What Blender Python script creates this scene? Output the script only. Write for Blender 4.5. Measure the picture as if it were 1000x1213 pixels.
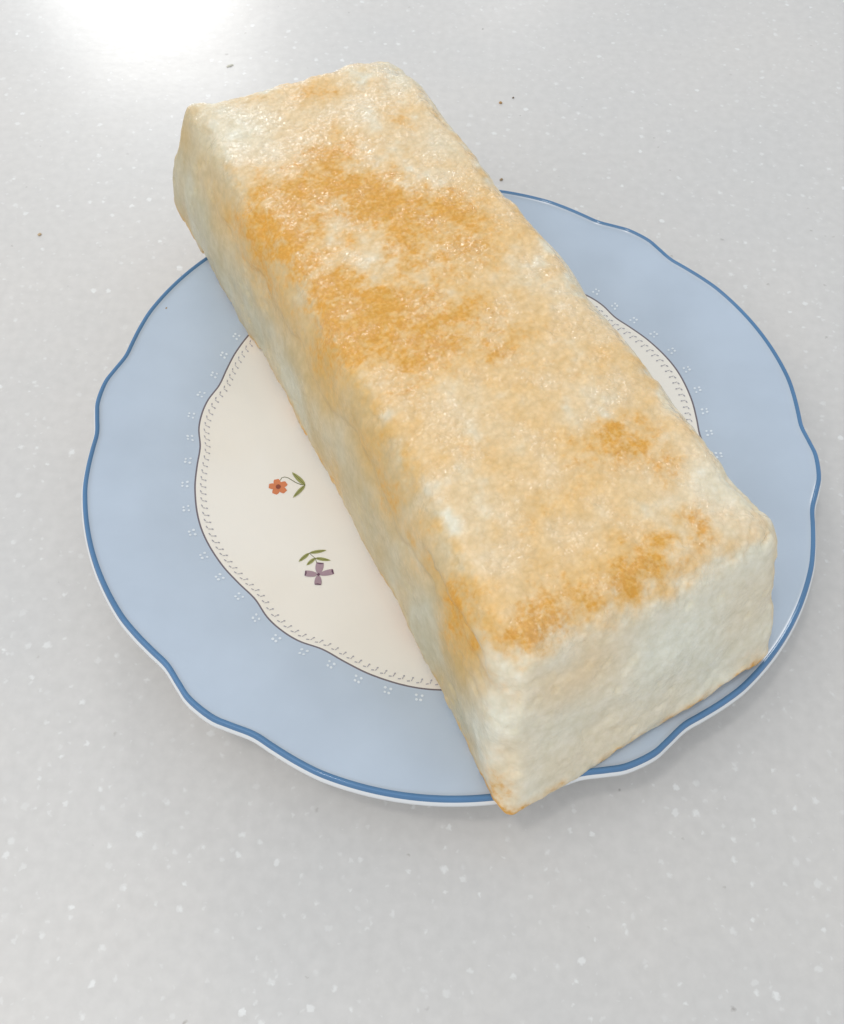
import bpy, bmesh, math, random
import numpy as np
from mathutils import Vector, Matrix

scene = bpy.context.scene
for o in list(bpy.data.objects):
    bpy.data.objects.remove(o)
C = scene.collection

# ------------------------------------------------------------------ camera
cam_d = bpy.data.cameras.new('camera')
cam_d.sensor_fit = 'HORIZONTAL'
cam_d.sensor_width = 36.0
cam_d.lens = 36.0 * 1272.3 / 1000.0
cam_d.clip_start = 0.01
cam_d.clip_end = 50
cam = bpy.data.objects.new('camera', cam_d)
C.objects.link(cam)
Fv = Vector((-0.0132, 0.5271, -0.8497)).normalized()
Uv = Vector((-0.0690, 0.8473, 0.5266))
Rv = Fv.cross(Uv).normalized()
Uv = Rv.cross(Fv).normalized()
M = Matrix.Identity(4)
for i in range(3):
    M[i][0], M[i][1], M[i][2] = Rv[i], Uv[i], -Fv[i]
M.translation = Vector((-0.0042, -0.2085, 0.3145))
cam.matrix_world = M
scene.camera = cam

# ------------------------------------------------------------------ world (even light of a bright kitchen)
world = bpy.data.worlds.new('World')
scene.world = world
world.use_nodes = True
bg = world.node_tree.nodes['Background']
bg.inputs['Color'].default_value = (0.885, 0.945, 1.0, 1)
bg.inputs['Strength'].default_value = 0.74

# ------------------------------------------------------------------ lamps
def area(name, loc, target, sx, sy, power, color):
    d = bpy.data.lights.new(name, 'AREA')
    d.shape = 'RECTANGLE'
    d.size, d.size_y = sx, sy
    d.energy = power
    d.color = color
    o = bpy.data.objects.new(name, d)
    C.objects.link(o)
    o.location = loc
    o.rotation_euler = (Vector(target) - Vector(loc)).to_track_quat('-Z', 'Y').to_euler()
    return o
area('window_light', (-0.57, 1.5, 0.63), (-0.57, 0.0, 0.63), 0.33, 0.66, 7.0, (1.0, 0.99, 0.97))
area('narrow_window_light', (0.06, 1.5, 0.55), (0.06, 0.0, 0.55), 0.10, 0.5, 0.5, (1.0, 0.99, 0.97))
area('ceiling_light', (-0.80, -0.65, 1.35), (0, 0, 0), 1.6, 1.6, 9.5, (1.0, 0.945, 0.875))

area('ceiling_downlight', (-0.40, -0.35, 1.6), (0, 0, 0), 0.12, 0.12, 2.6, (1.0, 0.97, 0.92))

scene.view_settings.view_transform = 'Standard'
scene.view_settings.look = 'None'
scene.view_settings.exposure = -0.03
scene.view_settings.gamma = 1
scene.render.engine = 'CYCLES'

# ------------------------------------------------------------------ helpers
def srgb(r, g, b):
    f = lambda c: (c/255/12.92) if c <= 10 else ((c/255+0.055)/1.055)**2.4
    return (f(r), f(g), f(b), 1)

class NT:
    def __init__(self, name):
        self.m = bpy.data.materials.new(name)
        self.m.use_nodes = True
        self.t = self.m.node_tree
        self.b = self.t.nodes['Principled BSDF']
    def n(self, kind, **kw):
        x = self.t.nodes.new(kind)
        for k, v in kw.items():
            if k in x.inputs.keys():
                x.inputs[k].default_value = v
            else:
                setattr(x, k, v)
        return x
    def l(self, a, b):
        self.t.links.new(a, b)
    def math(self, op, a, b=None, clamp=False):
        x = self.t.nodes.new('ShaderNodeMath'); x.operation = op; x.use_clamp = clamp
        for i, v in enumerate((a, b)):
            if v is None: continue
            if isinstance(v, (int, float)): x.inputs[i].default_value = v
            else: self.l(v, x.inputs[i])
        return x.outputs[0]
    def ramp(self, v, stops, interp='LINEAR'):
        x = self.t.nodes.new('ShaderNodeValToRGB')
        x.color_ramp.interpolation = interp
        e = x.color_ramp.elements
        while len(e) < len(stops): e.new(0.5)
        for q, (p, c) in zip(e, stops):
            q.position = p; q.color = c if len(c) == 4 else (*c, 1)
        self.l(v, x.inputs[0])
        return x.outputs[0]
    def mix(self, f, a, b, mode='MIX'):
        x = self.t.nodes.new('ShaderNodeMix'); x.data_type = 'RGBA'; x.blend_type = mode
        for i, v in ((0, f), (6, a), (7, b)):
            if isinstance(v, (int, float)): x.inputs[i].default_value = v
            elif isinstance(v, tuple): x.inputs[i].default_value = v
            else: self.l(v, x.inputs[i])
        return x.outputs[2]

def mesh_obj(name, verts, faces, mat, parent=None, smooth=True):
    me = bpy.data.meshes.new(name)
    me.from_pydata([tuple(v) for v in verts], [], faces)
    me.update()
    if smooth:
        me.polygons.foreach_set('use_smooth', [True]*len(me.polygons))
    if mat: me.materials.append(mat)
    o = bpy.data.objects.new(name, me)
    C.objects.link(o)
    if parent: o.parent = parent
    return o

def tag(o, label, cat, kind=None, group=None):
    o['label'] = label; o['category'] = cat
    if kind: o['kind'] = kind
    if group: o['group'] = group

# vectorised value noise
def _hash(i, j, k, seed):
    h = (i*374761393 + j*668265263 + k*2147483647 + seed*974634777) & 0xffffffff
    h = ((h ^ (h >> 13))*1274126177) & 0xffffffff
    h = ((h ^ (h >> 16))*2246822519) & 0xffffffff
    return ((h ^ (h >> 15)) & 0xffffff)/float(0xffffff)
def vnoise(P, scale, seed=0):
    Q = P/scale + 1000.0
    I = np.floor(Q).astype(np.int64); F = Q - I
    F = F*F*F*(F*(F*6-15)+10)
    out = 0
    for a in (0, 1):
        for b in (0, 1):
            for c in (0, 1):
                w = (F[:, 0] if a else 1-F[:, 0])*(F[:, 1] if b else 1-F[:, 1])*(F[:, 2] if c else 1-F[:, 2])
                out = out + w*_hash(I[:, 0]+a, I[:, 1]+b, I[:, 2]+c, seed)
    return out*2-1
def fbm(P, scale, octaves=3, seed=0, gain=0.5):
    s = 0; a = 1; t = 0
    for o in range(octaves):
        s = s + a*vnoise(P, scale/2**o, seed+o*17); t += a; a *= gain
    return s/t
def sstep(a, b, x):
    t = np.clip((x-a)/(b-a), 0, 1)
    return t*t*(3-2*t)

# ------------------------------------------------------------------ countertop material
def countertop_material():
    k = NT('speckled_solid_surface')
    tc = k.n('ShaderNodeTexCoord').outputs['Object']
    warp = k.n('ShaderNodeTexNoise', Scale=700.0, Detail=2.0)
    k.l(tc, warp.inputs['Vector'])
    sub = k.n('ShaderNodeVectorMath', operation='SUBTRACT'); k.l(warp.outputs['Color'], sub.inputs[0]); sub.inputs[1].default_value = (.5, .5, .5)
    sc = k.n('ShaderNodeVectorMath', operation='SCALE'); k.l(sub.outputs[0], sc.inputs[0]); sc.inputs['Scale'].default_value = 0.0022
    ad = k.n('ShaderNodeVectorMath', operation='ADD'); k.l(tc, ad.inputs[0]); k.l(sc.outputs[0], ad.inputs[1])
    flat = k.n('ShaderNodeVectorMath', operation='MULTIPLY'); k.l(ad.outputs[0], flat.inputs[0]); flat.inputs[1].default_value = (1, 1, 0)
    vec = flat.outputs[0]
    def flecks(scale, size, thr, off, soft):
        mp = k.n('ShaderNodeMapping'); k.l(vec, mp.inputs['Vector']); mp.inputs['Location'].default_value = (off, off*1.7, 0)
        mp.inputs['Rotation'].default_value = (0, 0, off*9)
        v = k.n('ShaderNodeTexVoronoi', Scale=scale); v.voronoi_dimensions = '2D'
        k.l(mp.outputs[0], v.inputs['Vector'])
        rnd = k.n('ShaderNodeSeparateColor'); k.l(v.outputs['Color'], rnd.inputs[0])
        pres = k.math('MULTIPLY', k.math('SUBTRACT', rnd.outputs[0], thr), 1.0/(1-thr), clamp=True)   # 0..1 size
        rad = k.math('MULTIPLY', k.math('POWER', pres, 1.5), size)
        d = k.math('SUBTRACT', rad, v.outputs['Distance'])
        m = k.math('MULTIPLY', d, soft, clamp=True)
        op = k.math('ADD', k.math('MULTIPLY', rnd.outputs[1], 0.8), 0.2)
        return k.math('MULTIPLY', m, op)
    w1 = flecks(115, 0.11, 0.40, 0.13, 14)
    w2 = flecks(170, 0.24, 0.45, 0.71, 9)
    w3 = flecks(330, 0.30, 0.60, 1.37, 6)
    w4 = flecks(46, 0.045, 0.50, 2.2, 24)
    dk = flecks(48, 0.05, 0.75, 2.9, 26)
    dk2 = flecks(80, 0.07, 0.84, 3.7, 16)
    n1 = k.n('ShaderNodeTexNoise', Scale=9.0, Detail=4.0); k.l(tc, n1.inputs['Vector'])
    n2 = k.n('ShaderNodeTexNoise', Scale=260.0, Detail=3.0); k.l(tc, n2.inputs['Vector'])
    base = k.ramp(n1.outputs['Fac'], [(0.3, srgb(207, 205, 203)), (0.7, srgb(214, 210, 206))])
    fine = k.ramp(n2.outputs['Fac'], [(0.3, (0.96, 0.96, 0.96)), (0.7, (1.03, 1.03, 1.03))])
    base = k.mix(1.0, base, fine, 'MULTIPLY')
    white = k.math('ADD', k.math('MULTIPLY', w1, 0.7), k.math('ADD', k.math('MULTIPLY', w2, 0.75), k.math('MULTIPLY', w3, 0.4)), clamp=True)
    white = k.math('MAXIMUM', white, k.math('MULTIPLY', w4, 0.6))
    col = k.mix(white, base, srgb(236, 236, 235))
    col = k.mix(k.math('MULTIPLY', dk, 0.75), col, srgb(96, 84, 72))
    col = k.mix(k.math('MULTIPLY', dk2, 0.5), col, srgb(120, 108, 92))
    k.l(col, k.b.inputs['Base Color'])
    n3 = k.n('ShaderNodeTexNoise', Scale=35.0, Detail=3.0); k.l(tc, n3.inputs['Vector'])
    n4 = k.n('ShaderNodeTexNoise', Scale=300.0, Detail=2.0); k.l(tc, n4.inputs['Vector'])
    rr = k.ramp(n3.outputs['Fac'], [(0.3, (0.40,)*3), (0.7, (0.48,)*3)])
    k.l(rr, k.b.inputs['Roughness'])
    h = k.math('ADD', k.math('MULTIPLY', n3.outputs['Fac'], 0.5), k.math('MULTIPLY', n4.outputs['Fac'], 0.12))
    bp = k.n('ShaderNodeBump', Strength=0.10, Distance=0.002); k.l(h, bp.inputs['Height'])
    k.l(bp.outputs[0], k.b.inputs['Normal'])
    k.b.inputs['Specular IOR Level'].default_value = 0.4
    k.b.inputs['Coat Weight'].default_value = 0.55
    k.b.inputs['Coat Roughness'].default_value = 0.22
    k.l(bp.outputs[0], k.b.inputs['Coat Normal'])
    return k.m
top = mesh_obj('countertop', [(-1.2, -0.9, 0), (1.2, -0.9, 0), (1.2, 1.3, 0), (-1.2, 1.3, 0),
                              (-1.2, -0.9, -.04), (1.2, -0.9, -.04), (1.2, 1.3, -.04), (-1.2, 1.3, -.04)],
               [(0, 1, 2, 3), (7, 6, 5, 4), (0, 4, 5, 1), (1, 5, 6, 2), (2, 6, 7, 3), (3, 7, 4, 0)], countertop_material(), smooth=False)
tag(top, 'glossy off-white speckled kitchen countertop under the plate', 'countertop', 'structure')

# ------------------------------------------------------------------ plate
R = 0.12
LOBES = [-184.5, -124.0, -61.5, -0.5, 57.0, 116.0, 175.5]
RIM = [(0, .006), (2.5, .004), (4.5, -.004), (8.0, -.0155), (11, -.0115), (15, -.003), (19, .004), (30, .0085)]
WEL = [(0, .007), (4, .003), (9, -.014), (14, -.007), (20, .006), (30, .017)]
def contour(th, tab):
    d = math.degrees(th)
    while d < -184.5: d += 360
    while d >= 175.5: d -= 360
    for a, b in zip(LOBES, LOBES[1:]):
        if a <= d <= b:
            x = min(d-a, b-d)*60.0/(b-a)
            break
    x = min(x, 30)
    for i, ((x0, y0), (x1, y1)) in enumerate(zip(tab, tab[1:])):
        if x <= x1:
            # monotone-ish cubic with neighbour slopes
            def sl(j):
                if j == 0 or j == len(tab)-1: return 0.0
                return (tab[j+1][1]-tab[j-1][1])/(tab[j+1][0]-tab[j-1][0])
            h = x1-x0; t = (x-x0)/h
            return ((2*t**3-3*t**2+1)*y0+(t**3-2*t**2+t)*h*sl(i)+(-2*t**3+3*t**2)*y1+(t**3-t**2)*h*sl(i+1))
    return tab[-1][1]
RW = 0.71
NTH = 480
TH = [2*math.pi*i/NTH - math.pi for i in range(NTH)]
CR = [contour(t, RIM) for t in TH]
CW = [contour(t, WEL) for t in TH]
def dev(rho, cr, cw):
    if rho >= RW:
        t = min(1, (rho-RW)/(1-RW)); return cw*(1-t)+cr*t
    t = max(0, (rho-0.54)/(RW-0.54)); t = t*t*(3-2*t)
    return cw*t
def ztop(rho):
    # glazed top surface height
    if rho <= 0.36: return 0.0145
    if rho <= RW:
        t = (rho-0.36)/(RW-0.36); return 0.0145 + 0.0061*t**2.6
    t = (rho-RW)/(0.982-RW)
    return 0.0206 + 0.0046*t + 0.0004*math.sin(math.pi*min(t, 1))
def pt(rho, i, z):
    r = R*rho*(1+dev(rho, CR[i], CW[i]))
    return (r*math.cos(TH[i]), r*math.sin(TH[i]), z)
def ptc(rho, th, dz=0.00012):
    r = R*rho*(1+dev(rho, contour(th, RIM), contour(th, WEL)))
    return (r*math.cos(th), r*math.sin(th), ztop(rho)+dz)

def glaze(name, col, rough=0.09, mott=0.03):
    k = NT(name)
    tc = k.n('ShaderNodeTexCoord').outputs['Object']
    n = k.n('ShaderNodeTexNoise', Scale=38.0, Detail=5.0); k.l(tc, n.inputs['Vector'])
    v = k.ramp(n.outputs['Fac'], [(0.25, (1-mott,)*3), (0.75, (1+mott,)*3)])
    c = k.mix(1.0, col, v, 'MULTIPLY')
    k.l(c, k.b.inputs['Base Color'])
    k.b.inputs['Roughness'].default_value = rough
    k.b.inputs['Specular IOR Level'].default_value = 0.5
    n2 = k.n('ShaderNodeTexNoise', Scale=60.0, Detail=2.0); k.l(tc, n2.inputs['Vector'])
    bp = k.n('ShaderNodeBump', Strength=0.05, Distance=0.001); k.l(n2.outputs['Fac'], bp.inputs['Height'])
    k.l(bp.outputs[0], k.b.inputs['Normal'])
    return k.m
M_blue = glaze('pale_blue_glaze', srgb(184, 197, 213), 0.2, 0.06)
M_white = glaze('cream_white_glaze', srgb(241, 237, 230), 0.14, 0.015)
M_under = glaze('white_glaze', srgb(226, 228, 230), 0.10, 0.01)
M_band = glaze('deep_blue_edge_glaze', srgb(84, 126, 168), 0.10, 0.14)
M_line = glaze('grey_line_print', srgb(112, 104, 112), 0.2, 0.05)
M_tick = glaze('grey_tick_print', srgb(172, 171, 180), 0.2, 0.2)
M_dot = glaze('pale_dot_print', srgb(222, 230, 238), 0.2, 0.1)
M_org = glaze('orange_print', srgb(214, 130, 86), 0.2, 0.15)
M_orgd = glaze('brown_print', srgb(140, 72, 52), 0.2, 0.1)
M_grn = glaze('olive_green_print', srgb(154, 156, 96), 0.2, 0.2)
M_grnd = glaze('dark_olive_print', srgb(98, 98, 48), 0.2, 0.1)
M_prp = glaze('mauve_print', srgb(164, 140, 152), 0.2, 0.18)
M_prpd = glaze('dark_mauve_print', srgb(100, 70, 92), 0.2, 0.1)

plate = bpy.data.objects.new('dinner_plate', None)
C.objects.link(plate)
tag(plate, 'scalloped pale blue dinner plate with white flowered centre and dark blue edge', 'plate')

def ring_part(name, rings, mat, close_center=None):
    verts = []; faces = []
    for rho, z in rings:
        verts += [pt(rho, i, z) for i in range(NTH)]
    for a in range(len(rings)-1):
        for i in range(NTH):
            j = (i+1) % NTH
            faces.append((a*NTH+i, a*NTH+j, (a+1)*NTH+j, (a+1)*NTH+i))
    if close_center is not None:
        c = len(verts); verts.append((0, 0, close_center[1]))
        b = (0 if close_center[0] == 0 else (len(rings)-1)*NTH)
        for i in range(NTH):
            j = (i+1) % NTH
            faces.append((c, b+i, b+j) if close_center[0] != 0 else (c, b+j, b+i))
    return mesh_obj(name, verts, faces, mat, plate)
# rings run from outside in so that normals face up on the top side
L0 = RW; L1 = RW+0.0045
well = ring_part('well', [(r, ztop(r)) for r in (L0, .70, .685, .665, .64, .615, .59, .565, .54, .45, .3, .15)], M_white, (1, ztop(0)))
ring_part('contour_line', [(r, ztop(r)) for r in (L1, L0+.002, L0)], M_line)
rimtop = [0.9875, .984, .980, .976, .965, .95, .92, .88, .84, .80, .76, .735, .72, L1]
rim = ring_part('rim', [(.9875, ztop(.976)+.0006), (.984, ztop(.976)+.0003), (.980, ztop(.976)+.0001)]+[(r, ztop(r)) for r in rimtop[3:]], M_blue)
zr = ztop(0.976)
ring_part('edge_band', [(1.0020, zr-.0003), (1.0005, zr+.0004), (0.9985, zr+.0009), (0.996, zr+.0011), (0.993, zr+.0011), (0.990, zr+.0009), (0.9875, zr+.0006)], M_band)
ring_part('underside', [(0.0, .0028), (0.50, .0028), (.535, .0028), (.545, .0005), (.555, 0.0002), (.565, .0006), (.575, .0045), (.62, .009), (.70, .0145), (.80, .0175), (.90, .0196),
                        (.96, .0208), (.985, .0217), (.998, .0222), (1.0055, .0226), (1.0075, .0233), (1.0065, .0241), (1.0042, zr-.0007), (1.0020, zr-.0003)], M_under)

# grey stitched border round the well
def quad(cx, cy, ax, ay, hw, hl):
    # local frame helper in (theta-arc, radial) metres
    return [(cx-ax*hl-ay*hw, cy-ay*hl+ax*hw), (cx+ax*hl-ay*hw, cy+ay*hl+ax*hw), (cx+ax*hl+ay*hw, cy+ay*hl-ax*hw), (cx-ax*hl+ay*hw, cy-ay*hl-ax*hw)]
random.seed(4)
V = []; Fc = []
NT_ = 192
for i in range(NT_):
    th = 2*math.pi*i/NT_
    def put(q):
        b = len(V)
        for (s, d) in q:
            rho = RW - d/R
            V.append(ptc(rho, th + s/(rho*R)))
        Fc.append(tuple(range(b, b+len(q))))
    j = random.uniform(-.05, .05)*1e-3
    put(quad(-.0006+j, .00150, .95, .3, .00017, .00044))       # dash along the edge
    put(quad(.0003+j, .00205, .25, .97, .00011, .00042))        # stroke inwards
    put(quad(.0005+j, .00285, .5, .85, .00022, .00030))         # its thicker end
tick = mesh_obj('stitched_border', V, Fc, M_tick, plate); tick['kind'] = 'stuff'
# clusters of four pale dots round the rim
V = []; Fc = []
for i in range(60):
    th = math.radians(56.5 - 6*i)
    for (s, d) in ((-.00085, -.0006), (.00085, -.0006), (-.0006, .0009), (.0006, .0009)):
        b = len(V); 
        rr = random.uniform(.00038, .00050)
        for q in range(7):
            a = 2*math.pi*q/7
            rho = 0.7375 + (d + rr*math.sin(a))/R
            V.append(ptc(rho, th + (s + rr*math.cos(a))/(rho*R)))
        Fc.append(tuple(range(b, b+7)))
dots = mesh_obj('dot_clusters', V, Fc, M_dot, plate); dots['kind'] = 'stuff'

# painted flowers (flat print on the well), units of photo-measured millimetres
def flat_poly(name, pts, mat, parent, layer=0):
    o = mesh_obj(name, [(x, y, ztop(math.hypot(x, y)/R) + 0.00016 + 0.00005*layer) for x, y in pts], [tuple(range(len(pts)))], mat, parent, smooth=False)
    return o
def petal(cx, cy, ang, r0, r1, w, n=9, blunt=0.0):
    left = []; right = []
    for i in range(n):
        t = i/(n-1)
        r = r0+(r1-r0)*t
        s = t**0.8
        ww = w*(math.sin(math.pi*min(1, s*(1-blunt)))**0.7 if 0 < t < 1 or blunt else 0)
        ca, sa = math.cos(ang), math.sin(ang)
        left.append((cx+ca*r-sa*ww, cy+sa*r+ca*ww)); right.append((cx+ca*r+sa*ww, cy+sa*r-ca*ww))
    out = right + left[::-1]
    clean = [out[0]]
    for p_ in out[1:]:
        if math.dist(p_, clean[-1]) > 2e-5: clean.append(p_)
    if math.dist(clean[0], clean[-1]) < 2e-5: clean.pop()
    return clean
def stroke(pts, w):
    L = []; Rr = []
    for i, p_ in enumerate(pts):
        a = pts[max(0, i-1)]; b = pts[min(len(pts)-1, i+1)]
        dx, dy = b[0]-a[0], b[1]-a[1]; l = math.hypot(dx, dy)
        L.append((p_[0]-dy/l*w, p_[1]+dx/l*w)); Rr.append((p_[0]+dy/l*w, p_[1]-dx/l*w))
    return Rr + L[::-1]
PX = 0.000295      # metres per photo pixel across the well; rows are stretched by the view
def fl(x, y):      # photo-measured offsets in the close-up of each flower
    return x*PX, -y*PX*1.14
f1 = bpy.data.objects.new('painted_flower', None); C.objects.link(f1); f1.parent = plate
f1['label'] = 'orange five-petalled flower print with two green leaves'
ox, oy = -0.0570, -0.0169
for k_ in range(5):
    a = math.radians(90+20+72*k_)
    flat_poly('petal', petal(ox, oy, a, .0003, .0031, .00118, blunt=.18), M_org, f1, k_ % 2)
flat_poly('flower_centre', [(ox+.00085*math.cos(t*.785), oy+.00095*math.sin(t*.785)) for t in range(8)], M_orgd, f1, 3)
tipx, tipy = ox+fl(29, 0)[0], oy+fl(0, -5)[1]
stem = [fl(1, -8), fl(2, -11), fl(5, -12.5), fl(9, -12), fl(14, -9.5), fl(19, -7), fl(24, -5.5), fl(29, -5)]
flat_poly('stem', stroke([(ox+a, oy+b) for a, b in stem], .00012), M_grnd, f1, 0)
def leaf(bx, by, tx, ty, w, par, mats=(M_grn, M_grnd)):
    l = math.hypot(tx-bx, ty-by); a = math.atan2(ty-by, tx-bx)
    o = flat_poly('leaf', petal(bx, by, a, 0, l, w), mats[0], par, 1)
    o2 = flat_poly('leaf_vein', stroke([(bx, by), (bx+(tx-bx)*.35, by+(ty-by)*.35), (bx+(tx-bx)*.85, by+(ty-by)*.85)], .00008), mats[1], o, 2)
    return o
bx_, by_ = ox+fl(29.5, 0)[0], oy+fl(0, -5)[1]
e = fl(12.5, -19); leaf(bx_, by_, ox+e[0], oy+e[1], .00085, f1)
e = fl(18, 11); leaf(bx_, by_, ox+e[0], oy+e[1], .00068, f1)
f2 = bpy.data.objects.new('painted_flower', None); C.objects.link(f2); f2.parent = plate
f2['label'] = 'mauve four-petalled flower print with narrow green leaves'
ox, oy = -0.0399, -0.0489
for (ex, ey, w) in ((0, -13, 1.15), (15, -5, .95), (1, 11, 1.0), (-14, 0, 1.0)):
    e = fl(ex, ey); l = math.hypot(*e)
    p_ = flat_poly('petal', petal(ox, oy, math.atan2(e[1], e[0]), .0002, l, .00112*w, blunt=.36), M_prp, f2, 1)
    flat_poly('petal_edge', [(q[0], q[1]) for q in petal(ox, oy, math.atan2(e[1], e[0]), l*.9, l*1.03, .00098*w, n=4, blunt=.36)], M_prpd, p_, 2)
flat_poly('flower_centre', [(ox+.0005*math.cos(t*.785), oy+.0005*math.sin(t*.785)) for t in range(8)], M_prpd, f2, 3)
for (b0, b1, t0, t1) in ((-13, -23, 5, -28), (-13, -23, -23, -12), (-6, -18, 11, -17), (-6, -18, -14, -9)):
    a = fl(b0, b1); b = fl(t0, t1)
    leaf(ox+a[0], oy+a[1], ox+b[0], oy+b[1], .00062, f2)
flat_poly('stem', stroke([(ox+fl(*q)[0], oy+fl(*q)[1]) for q in ((-13, -23), (-9, -20), (-6, -18), (-3, -12))], .00010), M_grnd, f2, 0)

# ------------------------------------------------------------------ the browned loaf
PSI = 0.53406
LO = (-0.0046, 0.0151, 0.0)
a_, b_, c_ = 0.0425, 0.120, 0.027          # nominal half sizes
# corner targets in loaf coordinates (u across, v along, z up): [side][end][level]
CORN = {(0, 0, 0): (-.0505, -.1345, .0222), (1, 0, 0): (.0425, -.1275, .0258), (0, 1, 0): (-.0492, .1290, .0262), (1, 1, 0): (.0440, .1270, .0262),
        (0, 0, 1): (-.0425, -.1110, .0775), (1, 0, 1): (.0400, -.1095, .0775), (0, 1, 1): (-.0395, .1185, .0765), (1, 1, 1): (.0372, .1125, .0770)}
def build_loaf():
    n = (108, 300, 70)
    half = np.array((a_, b_, c_))
    idx = {}; P = []; faces = []
    def vid(i, j, k):
        key = (i, j, k)
        if key not in idx:
            idx[key] = len(P); P.append(key)
        return idx[key]
    nx, ny, nz = n
    for k, flip in ((0, True), (nz, False)):
        for i in range(nx):
            for j in range(ny):
                q = (vid(i, j, k), vid(i+1, j, k), vid(i+1, j+1, k), vid(i, j+1, k))
                faces.append(q[::-1] if flip else q)
    for j, flip in ((0, False), (ny, True)):
        for i in range(nx):
            for k in range(nz):
                q = (vid(i, j, k), vid(i+1, j, k), vid(i+1, j, k+1), vid(i, j, k+1))
                faces.append(q[::-1] if flip else q)
    for i, flip in ((0, True), (nx, False)):
        for j in range(ny):
            for k in range(nz):
                q = (vid(i, j, k), vid(i, j+1, k), vid(i, j+1, k+1), vid(i, j, k+1))
                faces.append(q[::-1] if flip else q)
    G = np.array(P, float)/np.array(n)*2-1
    Q = G*half
    # rounded edges, looser on top than below
    rad = 0.0042 + 0.0034*sstep(-.4, .8, G[:, 2])
    rad = rad*(1+.35*vnoise(Q, .02, 3))
    rad = rad + .0045*sstep(-.75, -.95, G[:, 0])*sstep(-.88, -.97, G[:, 1])*sstep(-.95, -.5, G[:, 2])
    lim = half[None, :]-rad[:, None]
    inner = np.clip(Q, -lim, lim)
    d = Q-inner
    dl = np.linalg.norm(d, axis=1); m = dl > 1e-9
    # move every point that lies beyond the inner box on to the sphere/cylinder shell
    nd = np.zeros_like(d); nd[m] = d[m]/dl[m][:, None]
    Q = np.where(m[:, None], inner+nd*rad[:, None], Q)
    S = Q/half
    s = (S[:, 0]+1)/2; t = (S[:, 1]+1)/2; w = (S[:, 2]+1)/2
    out = np.zeros_like(Q)
    for (i, j, k), c in CORN.items():
        wt = (s if i else 1-s)*(t if j else 1-t)*(w if k else 1-w)
        out += wt[:, None]*np.array(c)
    # gentle swelling of the flanks and a slight bend in plan
    tt = 2*t-1
    out[:, 0] += 0.0022*(1-tt**2)*0.6
    out[:, 0] += (2*s-1)*0.0022*np.sin(math.pi*w)
    out[:, 2] += 0.0012*np.sin(math.pi*s)*np.sin(math.pi*t)*w
    sag = np.clip(1-(out[:, 1]/.118)**2, 0, 1)*(1-w)
    out[:, 2] -= .0078*sag
    out[:, 0] += .0030*sag*(1-s)
    # left flank swells near the far end, end faces swell a little
    out[:, 0] -= 0.0022*np.exp(-((t-.83)/.13)**2)*(1-s)*np.sin(math.pi*np.clip(w*.85+.15, 0, 1))
    out[:, 1] += (2*t-1)*0.0012*np.sin(math.pi*w)*np.sin(math.pi*s)
    return out, faces, np.stack([s, t, w], 1)
LP, LF, LS = build_loaf()
me = bpy.data.meshes.new('loaf')
me.from_pydata([tuple(v) for v in LP], [], LF)
me.update()
N = np.empty(len(me.vertices)*3, np.float32); me.vertices.foreach_get('normal', N); N = N.reshape(-1, 3).astype(float)
s, t, w = LS.T
topm = sstep(.35, .8, N[:, 2])
leftm = sstep(.3, .8, -N[:, 0])
nearm = sstep(.3, .8, -N[:, 1])
D = 0.0009*fbm(LP, .045, 2, 5) + 0.0006*fbm(LP, .015, 2, 9)*(1-.6*topm) + 0.00018*fbm(LP, .005, 2, 21)*(1-.4*topm)
rg = 1-np.abs(vnoise(LP, .0024, 31))
D += 0.00024*(rg-.5)*(.35+.65*topm) + 0.00024*vnoise(LP, .0013, 41)*(.25+.75*topm)
# torn, pitted edges
edge = (1-np.abs(N).max(axis=1))/.42
pit = sstep(.25, .75, fbm(LP, .0050, 3, 55))
D -= 0.0022*np.clip(edge, 0, 1)*pit
pore = sstep(.35, .75, vnoise(LP, .0026, 301))*sstep(-.2, .5, vnoise(LP, .011, 303))
D -= .00055*pore*(1-.55*topm)
bite = np.exp(-(((LP-np.array((.036, .106, .077)))/np.array((.0055, .0055, .007)))**2).sum(1))
for (bu, bv, bz, br_, ba) in ((.041, -.090, .077, .0050, -.0014), (.041, -.106, .070, .0080, .0012), (-.041, -.111, .076, .0042, -.0022), (-.030, -.112, .078, .0035, -.0015),
                              (-.012, -.111, .078, .0050, .0008), (-.041, .100, .076, .0060, -.0020), (-.030, .117, .076, .0040, -.0014), (.000, .115, .077, .0035, -.0012), (.020, .113, .077, .0030, .0010),
                              (-.044, .060, .073, .0070, .0012), (-.043, .010, .074, .0050, -.0014), (-.043, -.030, .074, .0055, .0010), 
                              (-.047, -.126, .045, .0060, -.0013), (.042, -.118, .050, .0060, -.0012), (.000, -.120, .052, .0100, .0010), (.020, -.124, .036, .0080, -.0010), (-.02, -.124, .040, .0080, -.0008)):
    D += ba*np.exp(-(((LP-np.array((bu, bv, bz)))/br_)**2).sum(1))*(1+.5*vnoise(LP, .003, 72))
D -= .0028*bite*(1+.6*vnoise(LP, .003, 71))
D += 0.0012*np.clip(edge, 0, 1)*sstep(.2, .7, fbm(LP, .009, 2, 77))
# seam on the left flank below the browned skin
wob = .68 + .06*vnoise(LP*np.array((0, 1, 0)), .03, 63) + .03*vnoise(LP*np.array((0, 1, 0)), .008, 64)
seam = np.exp(-(np.where(w > wob, 1.7, .7)*(w-wob)/.055)**2)*leftm*sstep(.95, .75, t)
D -= 0.0017*seam*(.6+.4*vnoise(LP, .012, 65))
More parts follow.
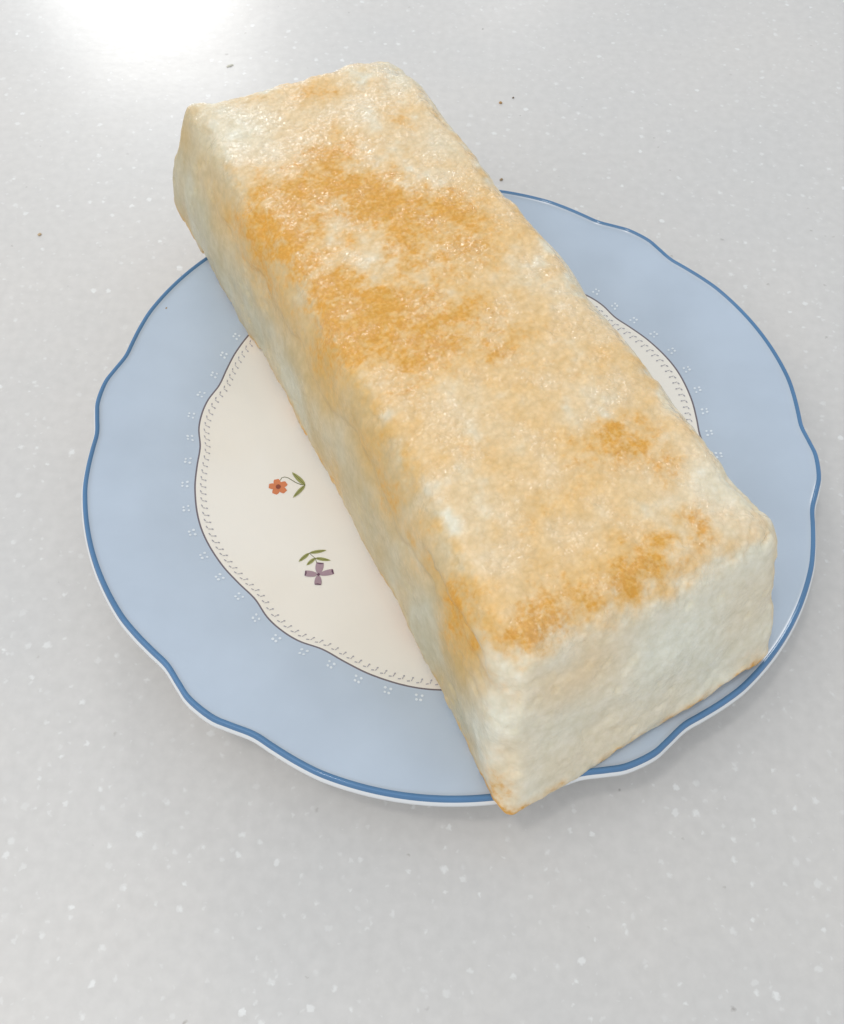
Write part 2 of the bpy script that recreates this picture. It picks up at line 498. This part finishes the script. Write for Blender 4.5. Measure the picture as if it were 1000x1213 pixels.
# loose flap of browned skin over the near left shoulder
fz = .0668 + .0012*vnoise(LP*np.array((0, 1, 0)), .006, 401) + .0007*vnoise(LP*np.array((0, 1, 0)), .002, 402)
along = np.exp(-((LP[:, 1]+.088)/.017)**4)
lf = sstep(.15, .55, -N[:, 0])
dz = LP[:, 2]-fz
D -= .0024*lf*along*np.where(dz > 0, np.exp(-(dz/.0008)**2), np.exp(-(dz/.0045)**2))
D += .0009*lf*along*np.exp(-((dz-.0030)/.0022)**2)
LP2 = LP + N*D[:, None]
# ragged lower edge
low = sstep(.16, .0, w)
LP2[:, 2] += low*(0.0036*fbm(LP*np.array((1, 1, 0)), .006, 3, 91)+.0012*vnoise(LP*np.array((1, 1, 0)), .0018, 92)+.0006)
# small pulled-up tip at the far left corner
tip = np.exp(-(((LP-np.array(CORN[(0, 1, 1)]))/np.array((.005, .006, .006)))**2).sum(1))
LP2 += tip[:, None]*np.array((.0002, .0012, .0002))
me.vertices.foreach_set('co', LP2.astype(np.float32).ravel())
me.update()
me.polygons.foreach_set('use_smooth', [True]*len(me.polygons))

# where the pan has browned it (u, v, z, radius across, radius along, amount)
BROWN = [
    (-0.0492, 0.067, 0.077, 0.0032, 0.0053, 0.7), (-0.0461, 0.0564, 0.077, 0.0052, 0.0102, 0.9), (-0.0441, 0.0461, 0.077, 0.0046, 0.0079, 0.9), (-0.0294, 0.0577, 0.077, 0.0069, 0.0075, 0.85),
    (-0.0356, 0.0462, 0.077, 0.0057, 0.008, 0.8), (-0.0221, 0.0479, 0.077, 0.0074, 0.0089, 0.8), (-0.0069, 0.0621, 0.077, 0.0076, 0.0102, 0.85), (-0.0097, 0.0463, 0.077, 0.009, 0.0075, 0.9),
    (0.0016, 0.0452, 0.077, 0.008, 0.0099, 0.7), (0.0092, 0.0546, 0.077, 0.0055, 0.0063, 0.4), (0.0144, 0.0349, 0.077, 0.0075, 0.009, 0.6), (0.0158, 0.0178, 0.077, 0.0052, 0.0086, 0.45),
    (0.002, 0.0223, 0.077, 0.0094, 0.0078, 0.5), (-0.024, 0.0097, 0.077, 0.0085, 0.0086, 0.85), (-0.036, 0.0044, 0.077, 0.0064, 0.007, 0.7), (-0.0325, -0.0026, 0.077, 0.0073, 0.0063, 0.75),
    (-0.0082, 0.0192, 0.077, 0.0087, 0.007, 0.7), (-0.0059, 0.0066, 0.077, 0.0076, 0.0081, 0.6), (-0.0027, -0.0115, 0.077, 0.0074, 0.0064, 0.5), (-0.0156, -0.0177, 0.077, 0.0082, 0.0062, 0.5),
    (0.0035, -0.0233, 0.077, 0.0059, 0.0063, 0.35), (-0.0297, -0.0245, 0.077, 0.0057, 0.0048, 0.35), (-0.0244, -0.0082, 0.077, 0.0073, 0.0063, 0.55), (-0.0336, 0.0313, 0.077, 0.0056, 0.007, 0.5),
    (-0.0346, 0.0165, 0.077, 0.006, 0.0067, 0.6), (0.0177, -0.0668, 0.077, 0.006, 0.0051, 0.85), (0.0224, -0.0784, 0.077, 0.0041, 0.0039, 0.55), (0.0077, -0.0697, 0.077, 0.0037, 0.0033, 0.4),
    (0.0203, -0.0995, 0.077, 0.0035, 0.0036, 0.8), (0.0125, -0.1013, 0.077, 0.0044, 0.003, 0.95), (0.0043, -0.102, 0.077, 0.0043, 0.003, 0.95), (-0.005, -0.1045, 0.077, 0.0043, 0.0029, 0.7),
    (-0.0142, -0.1053, 0.077, 0.0051, 0.0028, 0.55), (-0.0248, -0.1045, 0.077, 0.0054, 0.0037, 0.65), (-0.0327, -0.1057, 0.077, 0.0037, 0.0032, 0.55), (0.0283, -0.0976, 0.077, 0.0031, 0.0037, 0.5),
    (0.0014, -0.0945, 0.077, 0.0044, 0.003, 0.2), (0.0216, 0.0786, 0.077, 0.0028, 0.0051, 0.6), (0.0157, 0.1009, 0.077, 0.0087, 0.0036, 0.3), (-0.0179, 0.1105, 0.077, 0.0074, 0.0036, 0.35),
    (0.0037, 0.1025, 0.077, 0.0075, 0.0036, 0.3), (-0.0111, -0.077, 0.077, 0.0044, 0.0031, 0.22), (-0.026, -0.0811, 0.077, 0.0043, 0.003, 0.2), (-0.0214, -0.0541, 0.077, 0.0046, 0.0038, 0.18),
    (0.0206, -0.042, 0.077, 0.0048, 0.0043, 0.22), (0.0296, -0.0026, 0.077, 0.0041, 0.0049, 0.25), (-0.047, -0.0879, 0.0681, 0.004, 0.004, 0.9), (-0.047, -0.0958, 0.0715, 0.004, 0.004, 0.5),
    (-0.047, -0.0469, 0.0675, 0.006, 0.006, 0.4), (-0.047, -0.0651, 0.0681, 0.005, 0.005, 0.45), (-0.047, 0.0064, 0.0786, 0.006, 0.006, 0.4), (-0.047, 0.0407, 0.0707, 0.008, 0.008, 0.45),
    (-0.047, 0.0472, 0.0719, 0.006, 0.006, 0.5), (-0.047, -0.0337, 0.0747, 0.005, 0.005, 0.35), (-0.047, -0.0085, 0.0037, 0.004, 0.004, 0.5), (-0.047, -0.0895, 0.0099, 0.003, 0.003, 0.5),
    (-0.047, -0.1119, 0.0036, 0.004, 0.004, 0.55), (-0.047, 0.0344, 0.0098, 0.003, 0.003, 0.5), (-0.047, -0.0133, 0.0159, 0.003, 0.003, 0.6), (-0.0533, -0.126, 0.0369, 0.004, 0.004, 0.7),
    (-0.0416, -0.126, 0.0, 0.004, 0.004, 0.5), (-0.0304, -0.126, -0.0083, 0.004, 0.004, 0.5), (0.03, -0.126, 0.0031, 0.005, 0.005, 0.8), (0.0355, -0.126, 0.0108, 0.005, 0.005, 0.8),
    (-0.0315, -0.126, 0.0944, 0.006, 0.006, 0.2),
]
brown = np.zeros(len(LP))
for (u0, v0, z0, ru, rv, am) in BROWN:
    d2 = ((LP[:, 0]-u0)/ru)**2 + ((LP[:, 1]-v0)/rv)**2 + ((LP[:, 2]-z0)/.010)**2
    d2 = d2/2.3
    brown = np.maximum(brown, am*np.exp(-d2*.8)) + .25*am*np.exp(-d2*.8)*(brown < am)
n1 = fbm(LP, .016, 3, 101); n2 = fbm(LP, .0045, 3, 113); n3 = vnoise(LP, .0013, 131)
blot = np.clip(brown*(.84+.75*n1+.55*n2), 0, 1.0)
blot += topm*np.clip(.13+.22*n1+.24*n2, 0, .35)*sstep(.13, .06, LP[:, 1])
blot += np.clip(.35+.5*n1+.5*n2, 0, .8)*np.exp(-((w-.80)/.10)**2)*sstep(.25, .7, -N[:, 0])*sstep(.9, .8, t)*.36
blot += sstep(.13, .04, w)*np.clip(.45+1.1*n2+.5*n1, 0, .9)*(1-topm)
blot = np.clip(blot*(.9+.35*n3), 0, 1)
# golden oily tint: whole top, upper left flank, patches on the end
tint = sstep(.62, .95, N[:, 2]+.24*n2+.15*n1)*np.clip(.88+.25*n1, 0, 1)
flank = leftm*np.clip(.20+.75*fbm(LP*np.array((1, 1, .5)), .016, 3, 141)+.75*np.exp(-((w-.78)/.22)**2)+.4*np.exp(-(w/.12)**2), 0, 1)
ends = nearm*np.clip(.14+.40*fbm(LP, .03, 2, 151)+.55*np.exp(-(((LP-np.array((-.026, -.116, .066)))/np.array((.014, .02, .010)))**2).sum(1)), 0, .8)
right = sstep(.3, .8, N[:, 0])*.45
back = sstep(.3, .8, N[:, 1])*.3
flank = flank*sstep(.0, .09, t+.02*n2)
tint = np.clip(tint+flank*.9+ends+right+back, 0, 1)
# pale bare patches
pale = np.zeros(len(LP))
for (u0, v0, z0, ru, rv, am) in ((-.030, .098, .077, .014, .02, .8), (.032, .100, .077, .010, .012, .8), (.032, -.093, .077, .010, .013, .9), (.0, .092, .077, .02, .01, .3),
                                 (.028, .062, .077, .008, .012, .5), (-.028, -.108, .072, .006, .01, .8), (-.01, .046, .077, .012, .008, .35), (-.036, .03, .076, .006, .02, .5)):
    d2 = ((LP[:, 0]-u0)/ru)**2 + ((LP[:, 1]-v0)/rv)**2 + ((LP[:, 2]-z0)/.012)**2
    pale = np.maximum(pale, am*np.exp(-d2)*np.clip(1+.8*n2+.4*n1, 0, 1.5))
tint = np.clip(tint*(1-np.clip(pale, 0, 1)), 0, 1)
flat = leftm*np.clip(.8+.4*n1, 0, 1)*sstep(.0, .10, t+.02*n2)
for nm, arr in (('flank', flat), ('browning', blot), ('oil_tint', tint), ('skin', topm)):
    at = me.attributes.new(nm, 'FLOAT', 'POINT')
    at.data.foreach_set('value', arr.astype(np.float32))

def loaf_material():
    k = NT('pan_browned_rice_cake')
    tc = k.n('ShaderNodeTexCoord').outputs['Object']
    br = k.n('ShaderNodeAttribute', attribute_name='browning').outputs['Fac']
    ti = k.n('ShaderNodeAttribute', attribute_name='oil_tint').outputs['Fac']
    sk = k.n('ShaderNodeAttribute', attribute_name='skin').outputs['Fac']
    g1 = k.n('ShaderNodeTexNoise', Scale=900.0, Detail=3.0); k.l(tc, g1.inputs['Vector'])
    g2 = k.n('ShaderNodeTexNoise', Scale=330.0, Detail=4.0); k.l(tc, g2.inputs['Vector'])
    gv = k.n('ShaderNodeTexVoronoi', Scale=620.0); k.l(tc, gv.inputs['Vector'])
    mod = k.math('ADD', k.math('MULTIPLY', g1.outputs['Fac'], 0.9), k.math('MULTIPLY', g2.outputs['Fac'], 0.7))
    fk = k.n('ShaderNodeAttribute', attribute_name='flank').outputs['Fac']
    cream = k.mix(ti, (0.80, 0.795, 0.69, 1), (0.81, 0.59, 0.325, 1))
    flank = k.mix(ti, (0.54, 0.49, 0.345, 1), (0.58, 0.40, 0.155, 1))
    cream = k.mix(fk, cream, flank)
    sp = k.math('MULTIPLY', k.math('SUBTRACT', mod, 0.8), 1.6)
    b1 = k.math('MULTIPLY', br, k.math('ADD', k.math('MULTIPLY', sp, 0.6), 1.0), clamp=True)
    b2 = k.math('MULTIPLY', br, k.math('ADD', k.math('MULTIPLY', sp, 1.7), 0.85), clamp=True)
    col = k.mix(k.ramp(b1, [(0.0, (0,)*3), (0.9, (.9,)*3)]), cream, (0.77, 0.42, 0.08, 1))
    col = k.mix(k.ramp(b2, [(0.35, (0,)*3), (1.1, (.5,)*3)]), col, (0.60, 0.25, 0.018, 1))
    grain = k.ramp(g2.outputs['Fac'], [(0.3, (0.92, 0.91, 0.87)), (0.7, (1.05, 1.05, 1.07))])
    col = k.mix(1.0, col, grain, 'MULTIPLY')
    cell = k.ramp(gv.outputs['Distance'], [(0.15, (1.03, 1.03, 1.03)), (0.75, (0.94, 0.93, 0.90))])
    col = k.mix(k.math('ADD', k.math('MULTIPLY', sk, .6), .4), col, k.mix(1.0, col, cell, 'MULTIPLY'))
    k.l(col, k.b.inputs['Base Color'])
    k.b.inputs['Subsurface Weight'].default_value = 0.75
    k.b.inputs['Specular IOR Level'].default_value = 0.3
    k.b.inputs['Subsurface Radius'].default_value = (1.0, 0.75, 0.45)
    k.b.inputs['Subsurface Scale'].default_value = 0.0045
    k.b.inputs['Roughness'].default_value = 0.5
    k.b.inputs['IOR'].default_value = 1.42
    wet = k.n('ShaderNodeTexNoise', Scale=95.0, Detail=4.0); k.l(tc, wet.inputs['Vector'])
    wv = k.ramp(wet.outputs['Fac'], [(0.44, (0.03,)*3), (0.60, (1,)*3)])
    cw = k.math('MULTIPLY', wv, k.math('ADD', k.math('MULTIPLY', sk, 0.75), 0.25), clamp=True)
    k.l(cw, k.b.inputs['Coat Weight'])
    k.b.inputs['Coat Roughness'].default_value = 0.07
    k.b.subsurface_method = 'BURLEY'
    k.b.inputs['Coat IOR'].default_value = 1.65
    h = k.math('ADD', k.math('MULTIPLY', g1.outputs['Fac'], 0.8), k.math('ADD', k.math('MULTIPLY', g2.outputs['Fac'], 0.45), k.math('MULTIPLY', gv.outputs['Distance'], -0.5)))
    bp = k.n('ShaderNodeBump', Strength=0.55, Distance=0.0011); k.l(h, bp.inputs['Height'])
    k.l(k.math('ADD', k.math('MULTIPLY', sk, 0.28), 0.14), bp.inputs['Strength'])
    k.l(bp.outputs[0], k.b.inputs['Normal'])
    g3 = k.n('ShaderNodeTexNoise', Scale=650.0, Detail=2.0); k.l(tc, g3.inputs['Vector'])
    bp2 = k.n('ShaderNodeBump', Strength=1.0, Distance=0.0014); k.l(k.math('ADD', g3.outputs['Fac'], k.math('MULTIPLY', gv.outputs['Distance'], -.4)), bp2.inputs['Height'])
    k.l(bp2.outputs[0], k.b.inputs['Coat Normal'])
    return k.m
me.materials.append(loaf_material())
loaf = bpy.data.objects.new('browned_loaf', me)
C.objects.link(loaf)
loaf.location = LO
loaf.rotation_euler = (0, 0, PSI)
tag(loaf, 'long pale block of pan-browned cake with glistening golden top lying across the blue plate', 'cake')

# ------------------------------------------------------------------ crumbs
def crumb(name, loc, size, col, seed, label, rough=0.6):
    rnd = random.Random(seed)
    bm = bmesh.new()
    bmesh.ops.create_icosphere(bm, subdivisions=2, radius=1)
    for v in bm.verts:
        v.co *= 1+rnd.uniform(-.28, .28)
        v.co.x *= size[0]; v.co.y *= size[1]; v.co.z *= size[2]
    m_ = bpy.data.meshes.new(name); bm.to_mesh(m_); bm.free()
    k = NT(name+'_material')
    tc = k.n('ShaderNodeTexCoord').outputs['Object']
    n = k.n('ShaderNodeTexNoise', Scale=1500.0, Detail=2.0); k.l(tc, n.inputs['Vector'])
    k.l(k.mix(n.outputs['Fac'], col, tuple(c*.75 for c in col[:3])+(1,)), k.b.inputs['Base Color'])
    k.b.inputs['Roughness'].default_value = rough
    m_.materials.append(k.m)
    o = bpy.data.objects.new(name, m_); C.objects.link(o)
    o.location = (loc[0], loc[1], loc[2]+size[2]*.75)
    o.rotation_euler = (0, 0, rnd.uniform(-.5, .5)+.9)
    tag(o, label, 'crumb', group='crumbs fallen round the plate')
crumb('flake', (-.1134, .2207, 0), (.0017, .0007, .0003), srgb(225, 222, 208), 1, 'pale translucent flake on the countertop just behind the far end of the cake', .25)
crumb('crumb', (-.1723, .1059, 0), (.0008, .0007, .0003), srgb(205, 178, 140), 2, 'tan crumb alone on the countertop left of the cake')
crumb('crumb', (0.0120, 0.2067, 0), (0.0008, 0.0007, 0.0004), srgb(190, 150, 96), 10, 'golden brown crumb on the countertop behind the plate, nearest the far right')
crumb('crumb', (0.0177, 0.2108, 0), (0.0005, 0.0004, 0.0003), srgb(120, 104, 84), 11, 'tiny dark speck beside the golden crumb behind the plate')
crumb('crumb', (0.0138, 0.1560, 0), (0.0007, 0.0006, 0.0004), srgb(165, 138, 100), 12, 'brown crumb between the cake and the far rim of the plate')
crumb('crumb', (-0.1054, 0.0491, 0.0245), (0.0006, 0.0006, 0.0003), srgb(165, 138, 100), 13, 'tiny brown crumb on the blue rim, left of the cake')
crumb('crumb', (-0.0297, -0.0587, 0.0145), (0.0005, 0.0004, 0.0002), srgb(150, 132, 116), 14, 'tiny dark speck on the white centre below the mauve flower')
